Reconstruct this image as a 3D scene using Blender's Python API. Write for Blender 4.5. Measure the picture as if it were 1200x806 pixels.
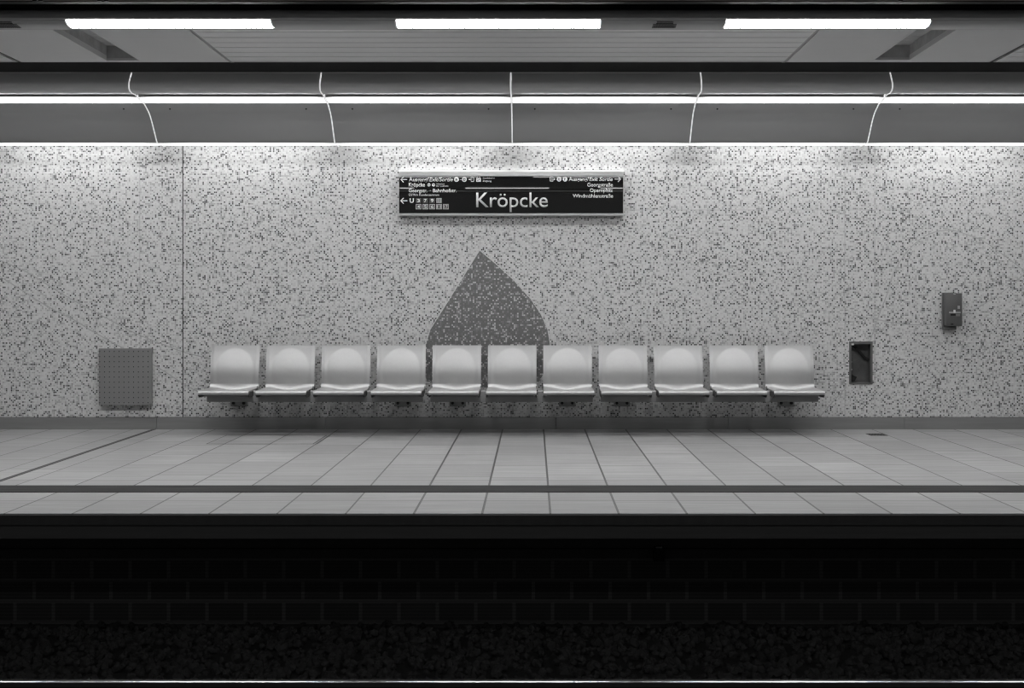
import bpy, bmesh, math, random
from mathutils import Vector

S = bpy.context.scene
COL = S.collection
for o in list(bpy.data.objects):
    bpy.data.objects.remove(o, do_unlink=True)

# ------------------------------------------------------------------ camera, world, exposure
# world axes: x to the right, y away from the camera (wall at y = 0), z up (platform top at z = 0)
F, VX, VY, EYE, DW = 1800.0, 625.0, 354.4, 1.236, 15.0
cam_d = bpy.data.cameras.new('camera')
cam_d.sensor_width = 36.0
cam_d.lens = 36.0 * F / 1200.0
cam_d.shift_x = -(VX - 600.0) / 1200.0
cam_d.shift_y = -(403.0 - VY) / 1200.0
cam_d.clip_end = 200
cam = bpy.data.objects.new('camera', cam_d)
cam.location = (0, -DW, EYE)
cam.rotation_euler = (math.pi / 2, 0, 0)
COL.objects.link(cam)
S.camera = cam

W_ = bpy.data.worlds.new('world'); S.world = W_
W_.use_nodes = True
W_.node_tree.nodes['Background'].inputs[0].default_value = (0.08, 0.08, 0.08, 1)
W_.node_tree.nodes['Background'].inputs[1].default_value = 1.0

S.cycles.filter_width = 1.2
S.view_settings.view_transform = 'Standard'
S.view_settings.look = 'None'
S.view_settings.exposure = 0.0
S.view_settings.gamma = 1.0
S.view_settings.use_curve_mapping = False

E_TUBE = 14.0      # front slot of the wall cove
E_WASH = 5.0       # underside of the wall cove
E_CEIL = 83.0      # ceiling strip lights
E_FAR = 16.0       # strip lights on the near side of the tracks
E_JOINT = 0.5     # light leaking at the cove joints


def P(px, py, d):
    return ((px - VX) * d / F, d - DW, EYE - (py - VY) * d / F)


# ------------------------------------------------------------------ node helper
class NT:
    def __init__(s, name):
        s.m = bpy.data.materials.new(name)
        s.m.use_nodes = True
        s.t = s.m.node_tree
        s.t.nodes.clear()
        s.out = s.t.nodes.new('ShaderNodeOutputMaterial')
        s.b = s.t.nodes.new('ShaderNodeBsdfPrincipled')
        s.t.links.new(s.b.outputs[0], s.out.inputs[0])

    def n(s, typ, **kw):
        x = s.t.nodes.new(typ)
        for k, v in kw.items():
            setattr(x, k, v)
        return x

    def put(s, sock, v):
        if isinstance(v, (int, float)):
            sock.default_value = v
        elif isinstance(v, tuple):
            sock.default_value = v
        else:
            s.t.links.new(v, sock)

    def m_(s, op, a, b=0.0, c=None):
        x = s.n('ShaderNodeMath', operation=op)
        s.put(x.inputs[0], a); s.put(x.inputs[1], b)
        if c is not None:
            s.put(x.inputs[2], c)
        return x.outputs[0]

    def xyz(s):
        tc = s.n('ShaderNodeTexCoord')
        sp = s.n('ShaderNodeSeparateXYZ')
        s.t.links.new(tc.outputs['Object'], sp.inputs[0])
        return sp.outputs[0], sp.outputs[1], sp.outputs[2]

    def comb(s, x, y, z=0.0):
        c = s.n('ShaderNodeCombineXYZ')
        s.put(c.inputs[0], x); s.put(c.inputs[1], y); s.put(c.inputs[2], z)
        return c.outputs[0]

    def white(s, vec):
        w = s.n('ShaderNodeTexWhiteNoise', noise_dimensions='3D')
        s.t.links.new(vec, w.inputs['Vector'])
        return w.outputs['Value']

    def noise(s, vec, scale, detail=3.0, rough=0.5):
        w = s.n('ShaderNodeTexNoise')
        if vec is not None:
            s.t.links.new(vec, w.inputs['Vector'])
        w.inputs['Scale'].default_value = scale
        w.inputs['Detail'].default_value = detail
        w.inputs['Roughness'].default_value = rough
        return w.outputs[0]

    def mix(s, f, a, b):
        # a + f*(b-a) on floats
        x = s.n('ShaderNodeMix', data_type='FLOAT')
        s.put(x.inputs[0], f); s.put(x.inputs[2], a); s.put(x.inputs[3], b)
        return x.outputs[0]

    def ramp(s, fac, stops, interp='CONSTANT'):
        r = s.n('ShaderNodeValToRGB')
        cr = r.color_ramp
        cr.interpolation = interp
        while len(cr.elements) < len(stops):
            cr.elements.new(0.5)
        for e, (p, v) in zip(cr.elements, stops):
            e.position = p; e.color = (v, v, v, 1)
        s.t.links.new(fac, r.inputs[0])
        return r.outputs[0]

    def rng(s, v, a, b, c, d):
        x = s.n('ShaderNodeMapRange')
        s.put(x.inputs[0], v)
        for i, k in enumerate((a, b, c, d)):
            x.inputs[i + 1].default_value = k
        return x.outputs[0]

    def color(s, v):
        s.put(s.b.inputs['Base Color'], v if not isinstance(v, (int, float)) else (v, v, v, 1))

    def bump(s, h, dist=0.001, strength=1.0):
        b = s.n('ShaderNodeBump')
        b.inputs['Strength'].default_value = strength
        b.inputs['Distance'].default_value = dist
        s.t.links.new(h, b.inputs['Height'])
        s.t.links.new(b.outputs[0], s.b.inputs['Normal'])


def mat(name, v, rough=0.5, metal=0.0, var=0.08, scale=6.0, stretch=(1, 1, 1), spec=0.5, rv=0.04):
    """plain grey surface with a little procedural unevenness"""
    k = NT(name)
    x, y, z = k.xyz()
    n = k.noise(k.comb(k.m_('MULTIPLY', x, stretch[0]), k.m_('MULTIPLY', y, stretch[1]), k.m_('MULTIPLY', z, stretch[2])), scale, 4, 0.6)
    k.color(k.mix(n, v * (1 - var * 2), v * (1 + var * 2)))
    k.put(k.b.inputs['Roughness'], k.mix(n, max(0.01, rough - rv), rough + rv))
    k.b.inputs['Metallic'].default_value = metal
    k.b.inputs['Specular IOR Level'].default_value = spec
    return k.m


def emit(name, strength, base=0.8, half=None, fade=0.2, low=0.15):
    """lamp cover; along x the tube behind it ends before the cover does"""
    k = NT(name)
    k.color(base)
    k.b.inputs['Roughness'].default_value = 0.4
    k.b.inputs['Emission Color'].default_value = (1, 1, 1, 1)
    if half is None:
        k.b.inputs['Emission Strength'].default_value = strength
    else:
        x, y, z = k.xyz()
        a = k.m_('ABSOLUTE', x)
        k.put(k.b.inputs['Emission Strength'], k.rng(a, half - fade, half, strength, strength * low))
    return k.m


# ------------------------------------------------------------------ materials
def mosaic(name, stops, grout):
    k = NT(name)
    x, y, z = k.xyz()
    p = 0.016
    u = k.m_('DIVIDE', x, p); v = k.m_('DIVIDE', z, p)
    fu = k.m_('FLOOR', u); fv = k.m_('FLOOR', v)
    du = k.m_('ABSOLUTE', k.m_('SUBTRACT', k.m_('FRACT', u), 0.5))
    dv = k.m_('ABSOLUTE', k.m_('SUBTRACT', k.m_('FRACT', v), 0.5))
    line = k.m_('GREATER_THAN', k.m_('MAXIMUM', du, dv), 0.435)
    r = k.white(k.comb(fu, fv, 3.0))
    r2 = k.white(k.comb(fu, fv, 11.0))
    # the hand-laid dark pieces come in loose clusters
    cl = k.noise(k.comb(k.m_('MULTIPLY', fu, p), k.m_('MULTIPLY', fv, p)), 3.2, 3, 0.6)
    cl = k.rng(cl, 0.3, 0.7, 1.25, 0.72)
    val = k.ramp(k.m_('MULTIPLY', r, cl), stops)
    val = k.m_('MULTIPLY', val, k.mix(r2, 0.87, 1.11))
    k.color(k.mix(line, val, grout))
    k.put(k.b.inputs['Roughness'], k.mix(line, 0.42, 0.85))
    return k.m


M = {}
M['mosaic'] = mosaic('pale_mosaic', [(0.0, 0.014), (0.042, 0.055), (0.10, 0.20), (0.15, 0.32), (0.34, 0.495)], 0.54)
M['mosaic_dark'] = mosaic('dark_mosaic', [(0.0, 0.45), (0.115, 0.30), (0.19, 0.18), (0.36, 0.125)], 0.14)
M['inlay'] = mat('pale_inlay_line', 0.50, 0.6)
M['inlay_grey'] = mat('grey_inlay_line', 0.34, 0.6)
M['joint'] = mat('dark_joint', 0.05, 0.8)
M['joint_soft'] = mat('grey_joint', 0.27, 0.8)


def floor_mat():
    k = NT('platform_tiles')
    x, y, z = k.xyz()
    cx = k.m_('DIVIDE', k.m_('SUBTRACT', x, 0.1), 0.4)
    fc = k.m_('FLOOR', cx)
    r = k.white(k.comb(fc, 7.0, 1.0))
    front = k.m_('LESS_THAN', y, -4.82)
    mid = k.m_('LESS_THAN', y, -4.30)
    ry = k.m_('ADD', k.m_('DIVIDE', k.m_('ADD', y, 4.30), 0.80), r)
    row = k.m_('FLOOR', ry)
    rf = k.m_('FRACT', ry)
    # distance to the nearest cross joint
    d_back = k.m_('MULTIPLY', k.m_('MINIMUM', rf, k.m_('SUBTRACT', 1.0, rf)), 0.80)
    d_row = k.m_('ABSOLUTE', k.m_('ADD', y, 4.30))
    d_front = k.m_('ABSOLUTE', k.m_('ADD', y, 5.415))
    dcross = k.mix(front, k.m_('MINIMUM', d_row, k.mix(mid, d_back, 9.0)), d_front)
    cfr = k.m_('FRACT', cx)
    dcol = k.m_('MULTIPLY', k.m_('MINIMUM', cfr, k.m_('SUBTRACT', 1.0, cfr)), 0.4)
    jx = k.m_('LESS_THAN', dcol, k.mix(r, 0.0040, 0.0078))
    jy = k.m_('LESS_THAN', dcross, 0.009)
    rowid = k.mix(front, k.mix(mid, row, 40.0), k.m_('ADD', 60.0, k.m_('LESS_THAN', y, -5.415)))
    tid = k.white(k.comb(fc, rowid, 2.0))
    streak = k.noise(k.comb(k.m_('ADD', k.m_('MULTIPLY', x, 1.3), k.m_('MULTIPLY', fc, 3.7)), k.m_('MULTIPLY', y, 16.0), rowid), 1.3, 5, 0.62)
    blot = k.noise(k.comb(x, y), 1.1, 4, 0.6)
    spot = k.noise(k.comb(x, y, 4.0), 26.0, 2, 0.5)
    v = k.mix(tid, 0.176, 0.224)
    v = k.m_('MULTIPLY', v, k.rng(streak, 0.3, 0.7, 0.74, 1.26))
    v = k.m_('MULTIPLY', v, k.mix(blot, 0.86, 1.14))
    v = k.m_('MULTIPLY', v, k.mix(k.m_('GREATER_THAN', spot, 0.74), 1.0, 0.7))
    v = k.mix(jy, v, 0.10)
    v = k.mix(jx, v, 0.02)
    k.color(v)
    k.put(k.b.inputs['Roughness'], k.mix(streak, 0.42, 0.6))
    return k.m


M['floor'] = floor_mat()


def strip_mat():
    k = NT('dark_guide_strip')
    k.b.inputs['Specular IOR Level'].default_value = 0.15
    x, y, z = k.xyz()
    n = k.noise(k.comb(k.m_('MULTIPLY', x, 1.2), k.m_('MULTIPLY', y, 30.0)), 1.6, 5, 0.65)
    k.color(k.rng(n, 0.36, 0.68, 0.008, 0.04))
    k.b.inputs['Roughness'].default_value = 0.85
    return k.m


M['strip'] = strip_mat()


def block_mat():
    k = NT('dark_block_wall')
    x, y, z = k.xyz()
    bt = k.n('ShaderNodeTexBrick')
    k.t.links.new(k.comb(x, k.m_('ADD', z, 0.845), 0.0), bt.inputs['Vector'])
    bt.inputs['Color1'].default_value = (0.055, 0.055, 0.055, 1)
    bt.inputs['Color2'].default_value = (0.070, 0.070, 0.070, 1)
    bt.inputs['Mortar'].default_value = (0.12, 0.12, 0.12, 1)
    bt.inputs['Scale'].default_value = 1.0
    bt.inputs['Mortar Size'].default_value = 0.012
    bt.inputs['Brick Width'].default_value = 0.25
    bt.inputs['Row Height'].default_value = 0.137
    rib = k.m_('SINE', k.m_('MULTIPLY', z, 2 * math.pi / 0.022))
    g = k.rng(rib, -1, 1, 0.8, 1.15)
    k.color(k.m_('MULTIPLY', bt.outputs[0], g))
    k.b.inputs['Roughness'].default_value = 0.9
    k.b.inputs['Specular IOR Level'].default_value = 0.1
    return k.m


M['block'] = block_mat()
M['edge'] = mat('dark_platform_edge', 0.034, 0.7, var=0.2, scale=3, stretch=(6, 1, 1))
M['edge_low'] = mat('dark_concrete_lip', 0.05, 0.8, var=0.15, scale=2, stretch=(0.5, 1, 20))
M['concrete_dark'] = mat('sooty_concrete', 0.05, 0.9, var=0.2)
M['stone'] = mat('ballast_stone', 0.052, 0.9, var=0.35, scale=14, spec=0.15)
M['bed'] = mat('track_bed', 0.02, 0.9)
M['rust'] = mat('rusty_rail', 0.03, 0.8, var=0.2)
M['railhead'] = mat('polished_rail_head', 0.6, 0.22, 1.0, var=0.1, scale=2, stretch=(0.6, 1, 1))
M['skirt'] = mat('brushed_skirting', 0.28, 0.4, 0.6, var=0.1, scale=3, stretch=(0.7, 1, 8))
M['ceil'] = mat('painted_ceiling_panel', 0.70, 0.6, var=0.02)
M['slat'] = mat('lacquered_ceiling_slat', 0.72, 0.38, 0.2, var=0.02)
M['recess'] = mat('dark_recess_paint', 0.15, 0.9, spec=0.2)
M['black'] = mat('matt_black', 0.02, 0.9, spec=0.2)
M['darkgrey'] = mat('dark_grey_paint', 0.05, 0.6)
M['box_in'] = mat('bare_ceiling_box', 0.50, 0.9, var=0.2, scale=9)
M['housing'] = mat('grey_lamp_housing', 0.30, 0.33, 0.5, var=0.04)
M['cove_up'] = mat('grey_lacquered_fascia', 0.56, 0.45, 0.15, var=0.03, scale=3)
M['soffit'] = mat('satin_cove_soffit', 0.42, 0.30, 0.0, var=0.01, rv=0.01, spec=0.22)
M['cove'] = mat('grey_lacquered_cove', 0.30, 0.36, 0.35, var=0.03, scale=3)
M['white'] = mat('white_enamel', 0.75, 0.35, var=0.01)
M['metal'] = mat('brushed_seat_metal', 0.44, 0.52, 0.95, var=0.03, scale=40, stretch=(1, 1, 1))
M['metal_dark'] = mat('grey_steel_beam', 0.22, 0.5, 0.6, var=0.1)
M['spacer'] = mat('dull_steel_spacer', 0.30, 0.6, 0.5)
M['bracket'] = mat('dark_steel_bracket', 0.2, 0.5, 0.4)
M['alu'] = mat('satin_aluminium', 0.62, 0.3, 0.8, var=0.02)
M['sign'] = mat('gloss_black_panel', 0.010, 0.014, var=0.02, rv=0.002)
M['letter'] = mat('white_lettering', 0.62, 0.6, var=0.01)
M['letter_big'] = mat('large_grey_lettering', 0.52, 0.6, var=0.01)
M['letter_dim'] = mat('grey_box_print', 0.30, 0.6, var=0.01)
M['letter_dark'] = mat('dark_box_print', 0.05, 0.6, var=0.01)
M['pegboard'] = mat('grey_perforated_sheet', 0.19, 0.5, 0.2, var=0.08, scale=3)
M['callbox'] = mat('dark_grey_plastic', 0.075, 0.5, var=0.05)
M['callbox_side'] = mat('call_box_body', 0.085, 0.5, var=0.05)
M['label'] = mat('pale_label', 0.5, 0.5)
M['niche'] = mat('dusty_niche_steel', 0.085, 0.5, 0.3, var=0.3, scale=9)
M['frame'] = mat('grey_niche_frame', 0.10, 0.5, 0.3)
M['joint_light'] = emit('cove_joint_leak_glow', E_JOINT, 0.6)  # no lamp: glow given to the joint in place of light from the gap
M['tube'] = emit('lit_slot_cover', E_TUBE, 0.8, half=0.84, fade=0.13, low=0.02)
M['wash'] = emit('lit_wall_washer', E_WASH, 0.8, half=0.84, fade=0.36, low=0.25)
M['lens_far'] = emit('lit_far_lens', E_FAR, 0.8)
M['lens'] = emit('lit_ceiling_lens', E_CEIL, 0.8)


# ------------------------------------------------------------------ mesh helpers
def box(bm, x0, x1, y0, y1, z0, z1, bev=0.0, seg=2):
    vs = [bm.verts.new((x, y, z)) for x in (x0, x1) for y in (y0, y1) for z in (z0, z1)]
    q = [(0, 1, 3, 2), (4, 6, 7, 5), (0, 4, 5, 1), (2, 3, 7, 6), (0, 2, 6, 4), (1, 5, 7, 3)]
    fs = [bm.faces.new([vs[i] for i in f]) for f in q]
    if bev > 0:
        es = list({e for f in fs for e in f.edges})
        bmesh.ops.bevel(bm, geom=es, offset=bev, segments=seg, profile=0.5, affect='EDGES')


def prism_x(bm, pts, x0, x1):
    """closed (y, z) outline pulled along x"""
    a = [bm.verts.new((x0, p[0], p[1])) for p in pts]
    b = [bm.verts.new((x1, p[0], p[1])) for p in pts]
    n = len(pts)
    for i in range(n):
        j = (i + 1) % n
        bm.faces.new((a[i], a[j], b[j], b[i]))
    bm.faces.new(a[::-1]); bm.faces.new(b)


def prism_y(bm, pts, y0, y1):
    """closed (x, z) outline pulled along y"""
    a = [bm.verts.new((p[0], y0, p[1])) for p in pts]
    b = [bm.verts.new((p[0], y1, p[1])) for p in pts]
    n = len(pts)
    for i in range(n):
        j = (i + 1) % n
        bm.faces.new((a[i], a[j], b[j], b[i]))
    bm.faces.new(a[::-1]); bm.faces.new(b)


def cyl(bm, p0, p1, r, seg=16, r1=None):
    p0 = Vector(p0); p1 = Vector(p1)
    ax = (p1 - p0).normalized()
    up = Vector((0, 0, 1)) if abs(ax.z) < 0.9 else Vector((1, 0, 0))
    u = ax.cross(up).normalized(); v = ax.cross(u)
    r1 = r if r1 is None else r1
    A = [bm.verts.new(p0 + (u * math.cos(2 * math.pi * i / seg) + v * math.sin(2 * math.pi * i / seg)) * r) for i in range(seg)]
    B = [bm.verts.new(p1 + (u * math.cos(2 * math.pi * i / seg) + v * math.sin(2 * math.pi * i / seg)) * r1) for i in range(seg)]
    for i in range(seg):
        j = (i + 1) % seg
        bm.faces.new((A[i], A[j], B[j], B[i]))
    bm.faces.new(A[::-1]); bm.faces.new(B)


def tube(bm, pts, r, seg=8):
    rings = []
    pts = [Vector(p) for p in pts]
    for i, p in enumerate(pts):
        t = (pts[min(i + 1, len(pts) - 1)] - pts[max(i - 1, 0)]).normalized()
        ref = Vector((1, 0, 0)) if abs(t.x) < 0.9 else Vector((0, 0, 1))
        u = t.cross(ref).normalized(); v = t.cross(u)
        rings.append([bm.verts.new(p + (u * math.cos(2 * math.pi * k / seg) + v * math.sin(2 * math.pi * k / seg)) * r) for k in range(seg)])
    for a, b in zip(rings, rings[1:]):
        for k in range(seg):
            j = (k + 1) % seg
            bm.faces.new((a[k], a[j], b[j], b[k]))
    bm.faces.new(rings[0][::-1]); bm.faces.new(rings[-1])


def smooth_pts(pts, n=6):
    out = []
    m = len(pts)
    for i in range(m - 1):
        p0 = pts[max(i - 1, 0)]; p1 = pts[i]; p2 = pts[i + 1]; p3 = pts[min(i + 2, m - 1)]
        for k in range(n):
            t = k / n
            out.append(tuple(0.5 * (2 * b + (c - a) * t + (2 * a - 5 * b + 4 * c - d) * t * t + (-a + 3 * b - 3 * c + d) * t ** 3)
                             for a, b, c, d in zip(p0, p1, p2, p3)))
    out.append(tuple(pts[-1]))
    return out


def sheet(pts, t):
    """(y, z) line -> closed outline of a sheet of thickness t on its left side"""
    off = []
    for i, p in enumerate(pts):
        a = pts[max(i - 1, 0)]; b = pts[min(i + 1, len(pts) - 1)]
        dx, dz = b[0] - a[0], b[1] - a[1]
        l = math.hypot(dx, dz) or 1
        off.append((p[0] - dz / l * t, p[1] + dx / l * t))
    return list(pts) + off[::-1]


def obj(name, bm, material, parent=None, origin=None, smooth=None, extra=()):
    bmesh.ops.recalc_face_normals(bm, faces=bm.faces)
    me = bpy.data.meshes.new(name)
    if origin is None:
        origin = tuple(parent['o']) if parent is not None and 'o' in parent else (0, 0, 0)
    bmesh.ops.translate(bm, verts=bm.verts, vec=(-origin[0], -origin[1], -origin[2]))
    bm.to_mesh(me); bm.free()
    me.materials.append(material)
    for e in extra:
        me.materials.append(e)
    if smooth:
        me.polygons.foreach_set('use_smooth', [True] * len(me.polygons))
        me.set_sharp_from_angle(angle=math.radians(smooth))
    o = bpy.data.objects.new(name, me)
    COL.objects.link(o)
    if parent is not None:
        o.parent = parent
    else:
        o.location = origin
    return o


ORG = {}


def thing(name, label, cat, loc, group=None):
    o = bpy.data.objects.new(name, None)
    o.empty_display_size = 0.1
    COL.objects.link(o)
    o.location = loc
    o['label'] = label; o['category'] = cat
    if group:
        o['group'] = group
    ORG[o.name] = loc
    return o


def part(name, bm, material, root, smooth=None, label=None, extra=()):
    top = root
    while top.parent is not None:
        top = top.parent
    o = obj(name, bm, material, root, origin=ORG[top.name], smooth=smooth, extra=extra)
    if label:
        o['label'] = label
    return o


def tag(o, label, cat, group=None, kind=None):
    o['label'] = label; o['category'] = cat
    if group: o['group'] = group
    if kind: o['kind'] = kind
    return o


def struct(name, bm, material, smooth=None, extra=(), label=None):
    o = obj(name, bm, material, None, (0, 0, 0), smooth, extra)
    o['kind'] = 'structure'
    if label:
        o['label'] = label
    return o


def copy_thing(root, loc, label):
    r = root.copy(); COL.objects.link(r)
    r.location = loc; r['label'] = label
    for ch in list(root.children):
        c = ch.copy(); COL.objects.link(c); c.parent = r
        for g in list(ch.children):
            d = g.copy(); COL.objects.link(d); d.parent = c
    return r


XL, XR = -7.6, 7.2

# ================================================================== LARGE STRUCTURE
# ---- mosaic wall with the dark figure and a rectangular hole for the niche
fig_px = [(562, 293), (580, 308), (601, 327), (622, 350), (634, 368), (642, 386), (645, 405), (642, 428), (632, 447),
          (600, 453), (560, 454), (520, 452), (500, 445), (494, 430), (496, 412), (504, 386), (516, 366), (528, 348), (547.7, 316)]
fig = [(P(a, b, DW)[0], P(a, b, DW)[2]) for a, b in fig_px]
NX0, NX1 = P(995.5, 0, DW)[0], P(1022, 0, DW)[0]
NZ0, NZ1 = P(0, 449.5, DW)[2], P(0, 400.5, DW)[2]
bm = bmesh.new()


def loop(bm, pts):
    vs = [bm.verts.new((p[0], 0, p[1])) for p in pts]
    return [bm.edges.new((vs[i], vs[(i + 1) % len(vs)])) for i in range(len(vs))], vs


e0, v0 = loop(bm, [(XL, -0.02), (XR, -0.02), (XR, 3.55), (XL, 3.55)])
e1, v1 = loop(bm, fig)
e2, v2 = loop(bm, [(NX0, NZ0), (NX1, NZ0), (NX1, NZ1), (NX0, NZ1)])
bmesh.ops.triangle_fill(bm, edges=e0 + e1 + e2, use_beauty=True)
for f in bm.faces:
    f.material_index = 0
r = bmesh.ops.triangle_fill(bm, edges=e1, use_beauty=True)
for g in r['geom']:
    if isinstance(g, bmesh.types.BMFace):
        g.material_index = 1
wall = struct('wall_back', bm, M['mosaic'], extra=(M['mosaic_dark'],))
if wall.data.polygons[0].normal.y > 0:
    wall.data.flip_normals()
# wall body behind the tiles, in four pieces around the niche
bm = bmesh.new()
box(bm, XL, NX0 - 0.02, 0.004, 0.25, -0.02, 3.55)
box(bm, NX1 + 0.02, XR, 0.004, 0.25, -0.02, 3.55)
box(bm, NX0 - 0.02, NX1 + 0.02, 0.004, 0.25, -0.02, NZ0 - 0.02)
box(bm, NX0 - 0.02, NX1 + 0.02, 0.004, 0.25, NZ1 + 0.02, 3.55)
struct('wall_core', bm, M['concrete_dark'])


def ribbon(bm, px, w, y=-0.0015):
    pts = [Vector((P(a, b, DW)[0], 0, P(a, b, DW)[2])) for a, b in px]
    L, R = [], []
    for i, p in enumerate(pts):
        t = (pts[min(i + 1, len(pts) - 1)] - pts[max(i - 1, 0)]).normalized()
        n = Vector((-t.z, 0, t.x)) * (w / 2)
        L.append(bm.verts.new((p.x + n.x, y, p.z + n.z))); R.append(bm.verts.new((p.x - n.x, y, p.z - n.z)))
    for i in range(len(pts) - 1):
        bm.faces.new((L[i], L[i + 1], R[i + 1], R[i]))


bm = bmesh.new()
ribbon(bm, [(408, 172), (455, 210), (512, 254), (562, 293)], 0.009)
ribbon(bm, fig_px[:8], 0.008)
ribbon(bm, [(588.8, 254), (562, 293), (547.7, 316), (528, 348), (504, 386), (496, 412)], 0.008)
ribbon(bm, [(496, 174), (512, 186), (540, 204)], 0.007)
ribbon(bm, [(835, 469), (869, 490)], 0.009)
ribbon(bm, [(257, 469), (303, 490)], 0.009)
struct('trim_1', bm, M['inlay'])
bm = bmesh.new()
ribbon(bm, smooth_pts([(589, 256), (613, 277), (635, 298.5), (647, 309), (671, 328), (695, 348), (717, 369), (738, 389.5), (766, 412), (835, 469)], 3), 0.006)
ribbon(bm, [(692, 254), (740, 277), (800, 305), (850, 325), (895, 343)], 0.005)
ribbon(bm, smooth_pts([(0, 305), (30, 318), (50, 330), (82, 349.5), (130, 375.5), (160, 391), (195, 405), (217, 413), (250, 421)], 3), 0.010)
ribbon(bm, smooth_pts([(0, 324), (13, 332), (54, 358), (87, 375), (117, 393), (180, 427.5), (208, 445), (230, 458), (257, 469)], 3), 0.010)
ribbon(bm, [(960, 489), (992, 453)], 0.009)
ribbon(bm, smooth_pts([(1019, 400), (1021, 395), (1029, 372), (1040, 343), (1047, 320), (1060.5, 298), (1076, 282), (1092, 273), (1110, 269.6), (1128, 273),
                       (1155, 284), (1177.5, 300), (1195.5, 313.5), (1215, 330)], 3), 0.009)
ribbon(bm, smooth_pts([(1000, 369), (1042, 377), (1069.6, 380.6), (1099, 378.5), (1135, 366), (1164.5, 349), (1190, 330), (1215, 308)], 3), 0.009)
struct('trim_2', bm, M['inlay_grey'])
bm = bmesh.new()
ribbon(bm, [(214.3, 171), (214.3, 489)], 0.010, -0.0022)
struct('trim_3', bm, M['joint'])
bm = bmesh.new()
for xx in (164, 990, 1025):
    ribbon(bm, [(xx, 171), (xx, 489)], 0.0045, -0.0018)
for xa, xb in ((300, 466), (732, 1045)):
    ribbon(bm, [(xa, 246), (xb, 246)], 0.004, -0.0018)
struct('trim_4', bm, M['joint_soft'])

# ---- platform
YE = -6.0
bm = bmesh.new()
box(bm, XL, XR, YE, 0.25, -0.065, 0.0)
struct('floor', bm, M['floor'])
bm = bmesh.new()
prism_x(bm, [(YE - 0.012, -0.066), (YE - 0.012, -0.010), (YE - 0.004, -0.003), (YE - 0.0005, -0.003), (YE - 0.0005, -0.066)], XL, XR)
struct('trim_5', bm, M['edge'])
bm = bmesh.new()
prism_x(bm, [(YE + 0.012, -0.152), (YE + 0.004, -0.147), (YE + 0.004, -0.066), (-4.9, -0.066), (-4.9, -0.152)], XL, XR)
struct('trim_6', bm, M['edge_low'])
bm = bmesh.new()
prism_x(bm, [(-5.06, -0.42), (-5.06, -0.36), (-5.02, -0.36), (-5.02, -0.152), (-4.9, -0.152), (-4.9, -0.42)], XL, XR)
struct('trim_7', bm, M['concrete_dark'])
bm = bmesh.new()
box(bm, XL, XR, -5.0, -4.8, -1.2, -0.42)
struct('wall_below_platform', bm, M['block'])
# guide strip, expansion joint
bm = bmesh.new()
box(bm, XL, XR, -5.007, -4.634, -0.01, 0.003)
struct('trim_8', bm, M['strip'])
bm = bmesh.new()
box(bm, -3.715, -3.675, -4.634, -0.03, -0.01, 0.0025)
box(bm, -3.715, -3.675, YE, -5.007, -0.01, 0.0025)
struct('trim_9', bm, M['rust'])

# ---- skirting in separate lengths
seams = [XL, -6.9, -3.675, P(381.5, 0, DW)[0], 0.22, P(853, 0, DW)[0], 3.62, XR]
for i in range(len(seams) - 1):
    bm = bmesh.new()
    prism_x(bm, [(-0.02, 0.0), (-0.02, 0.113), (-0.018, 0.115), (0.0, 0.115), (0.0, 0.0)], seams[i] + 0.002, seams[i + 1] - 0.002)
    struct('baseboard_back' if i == 0 else 'baseboard_back.%03d' % i, bm, M['skirt'])

bm = bmesh.new()
box(bm, XL, XR, -0.0195, 0.0, 0.115, 0.1185)
struct('trim_16', bm, M['joint'])

# ---- track bed, ground plane of the track
bm = bmesh.new()
box(bm, XL, XR, -17.0, -5.0, -1.2, -0.97)
struct('floor_trackbed', bm, M['bed'])

# ---- ceiling: two smooth panels with an open box, slatted fields between them
ZC = 3.30
YF, YB = 11.5 - DW, 13.18 - DW


def back_curl(x0, x1, bm, z=ZC, t=0.02):
    pts = [(YF, z), (YB, z)]
    for k in range(1, 7):
        a = math.radians(15 * k)
        pts.append((YB + 0.15 * math.sin(a), z + 0.12 * (1 - math.cos(a))))
    prism_x(bm, sheet(pts, t), x0, x1)


def smooth_panel(x0, x1, hx0, hx1, hy, name, n):
    bm = bmesh.new()
    back_curl(x0, hx0, bm); back_curl(hx1, x1, bm)
    # strip behind the opening
    pts = [(hy, ZC), (YB, ZC)]
    for k in range(1, 7):
        a = math.radians(15 * k)
        pts.append((YB + 0.15 * math.sin(a), ZC + 0.12 * (1 - math.cos(a))))
    prism_x(bm, sheet(pts, 0.02), hx0, hx1)
    for xa in (hx0 - 0.02, hx1):
        box(bm, xa - (0.0 if xa < hx0 else 0.001), xa + (0.021 if xa < hx0 else 0.02), YF, hy - 0.001, ZC - 0.001, ZC + 0.042)
    struct(name, bm, M['ceil'], smooth=30)
    # box above the opening
    bm = bmesh.new()
    h = 0.125
    box(bm, hx0 - 0.012, hx0, YF, hy + 0.012, ZC + 0.0405, ZC + h)
    box(bm, hx1, hx1 + 0.012, YF, hy + 0.012, ZC + 0.0405, ZC + h)
    box(bm, hx0, hx1, hy, hy + 0.012, ZC + 0.02, ZC + h)
    box(bm, hx0, hx1, YF, hy + 0.012, ZC + h, ZC + h + 0.012)
    # pale flange on the side nearest the outer wall end
    struct('trim_%d' % n, bm, M['box_in'])


smooth_panel(-4.395, -2.615, -3.64, -3.36, 13.1 - DW, 'ceiling', 10)
smooth_panel(2.175, 3.915, 2.90, 3.20, 13.07 - DW, 'ceiling.001', 11)


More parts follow.
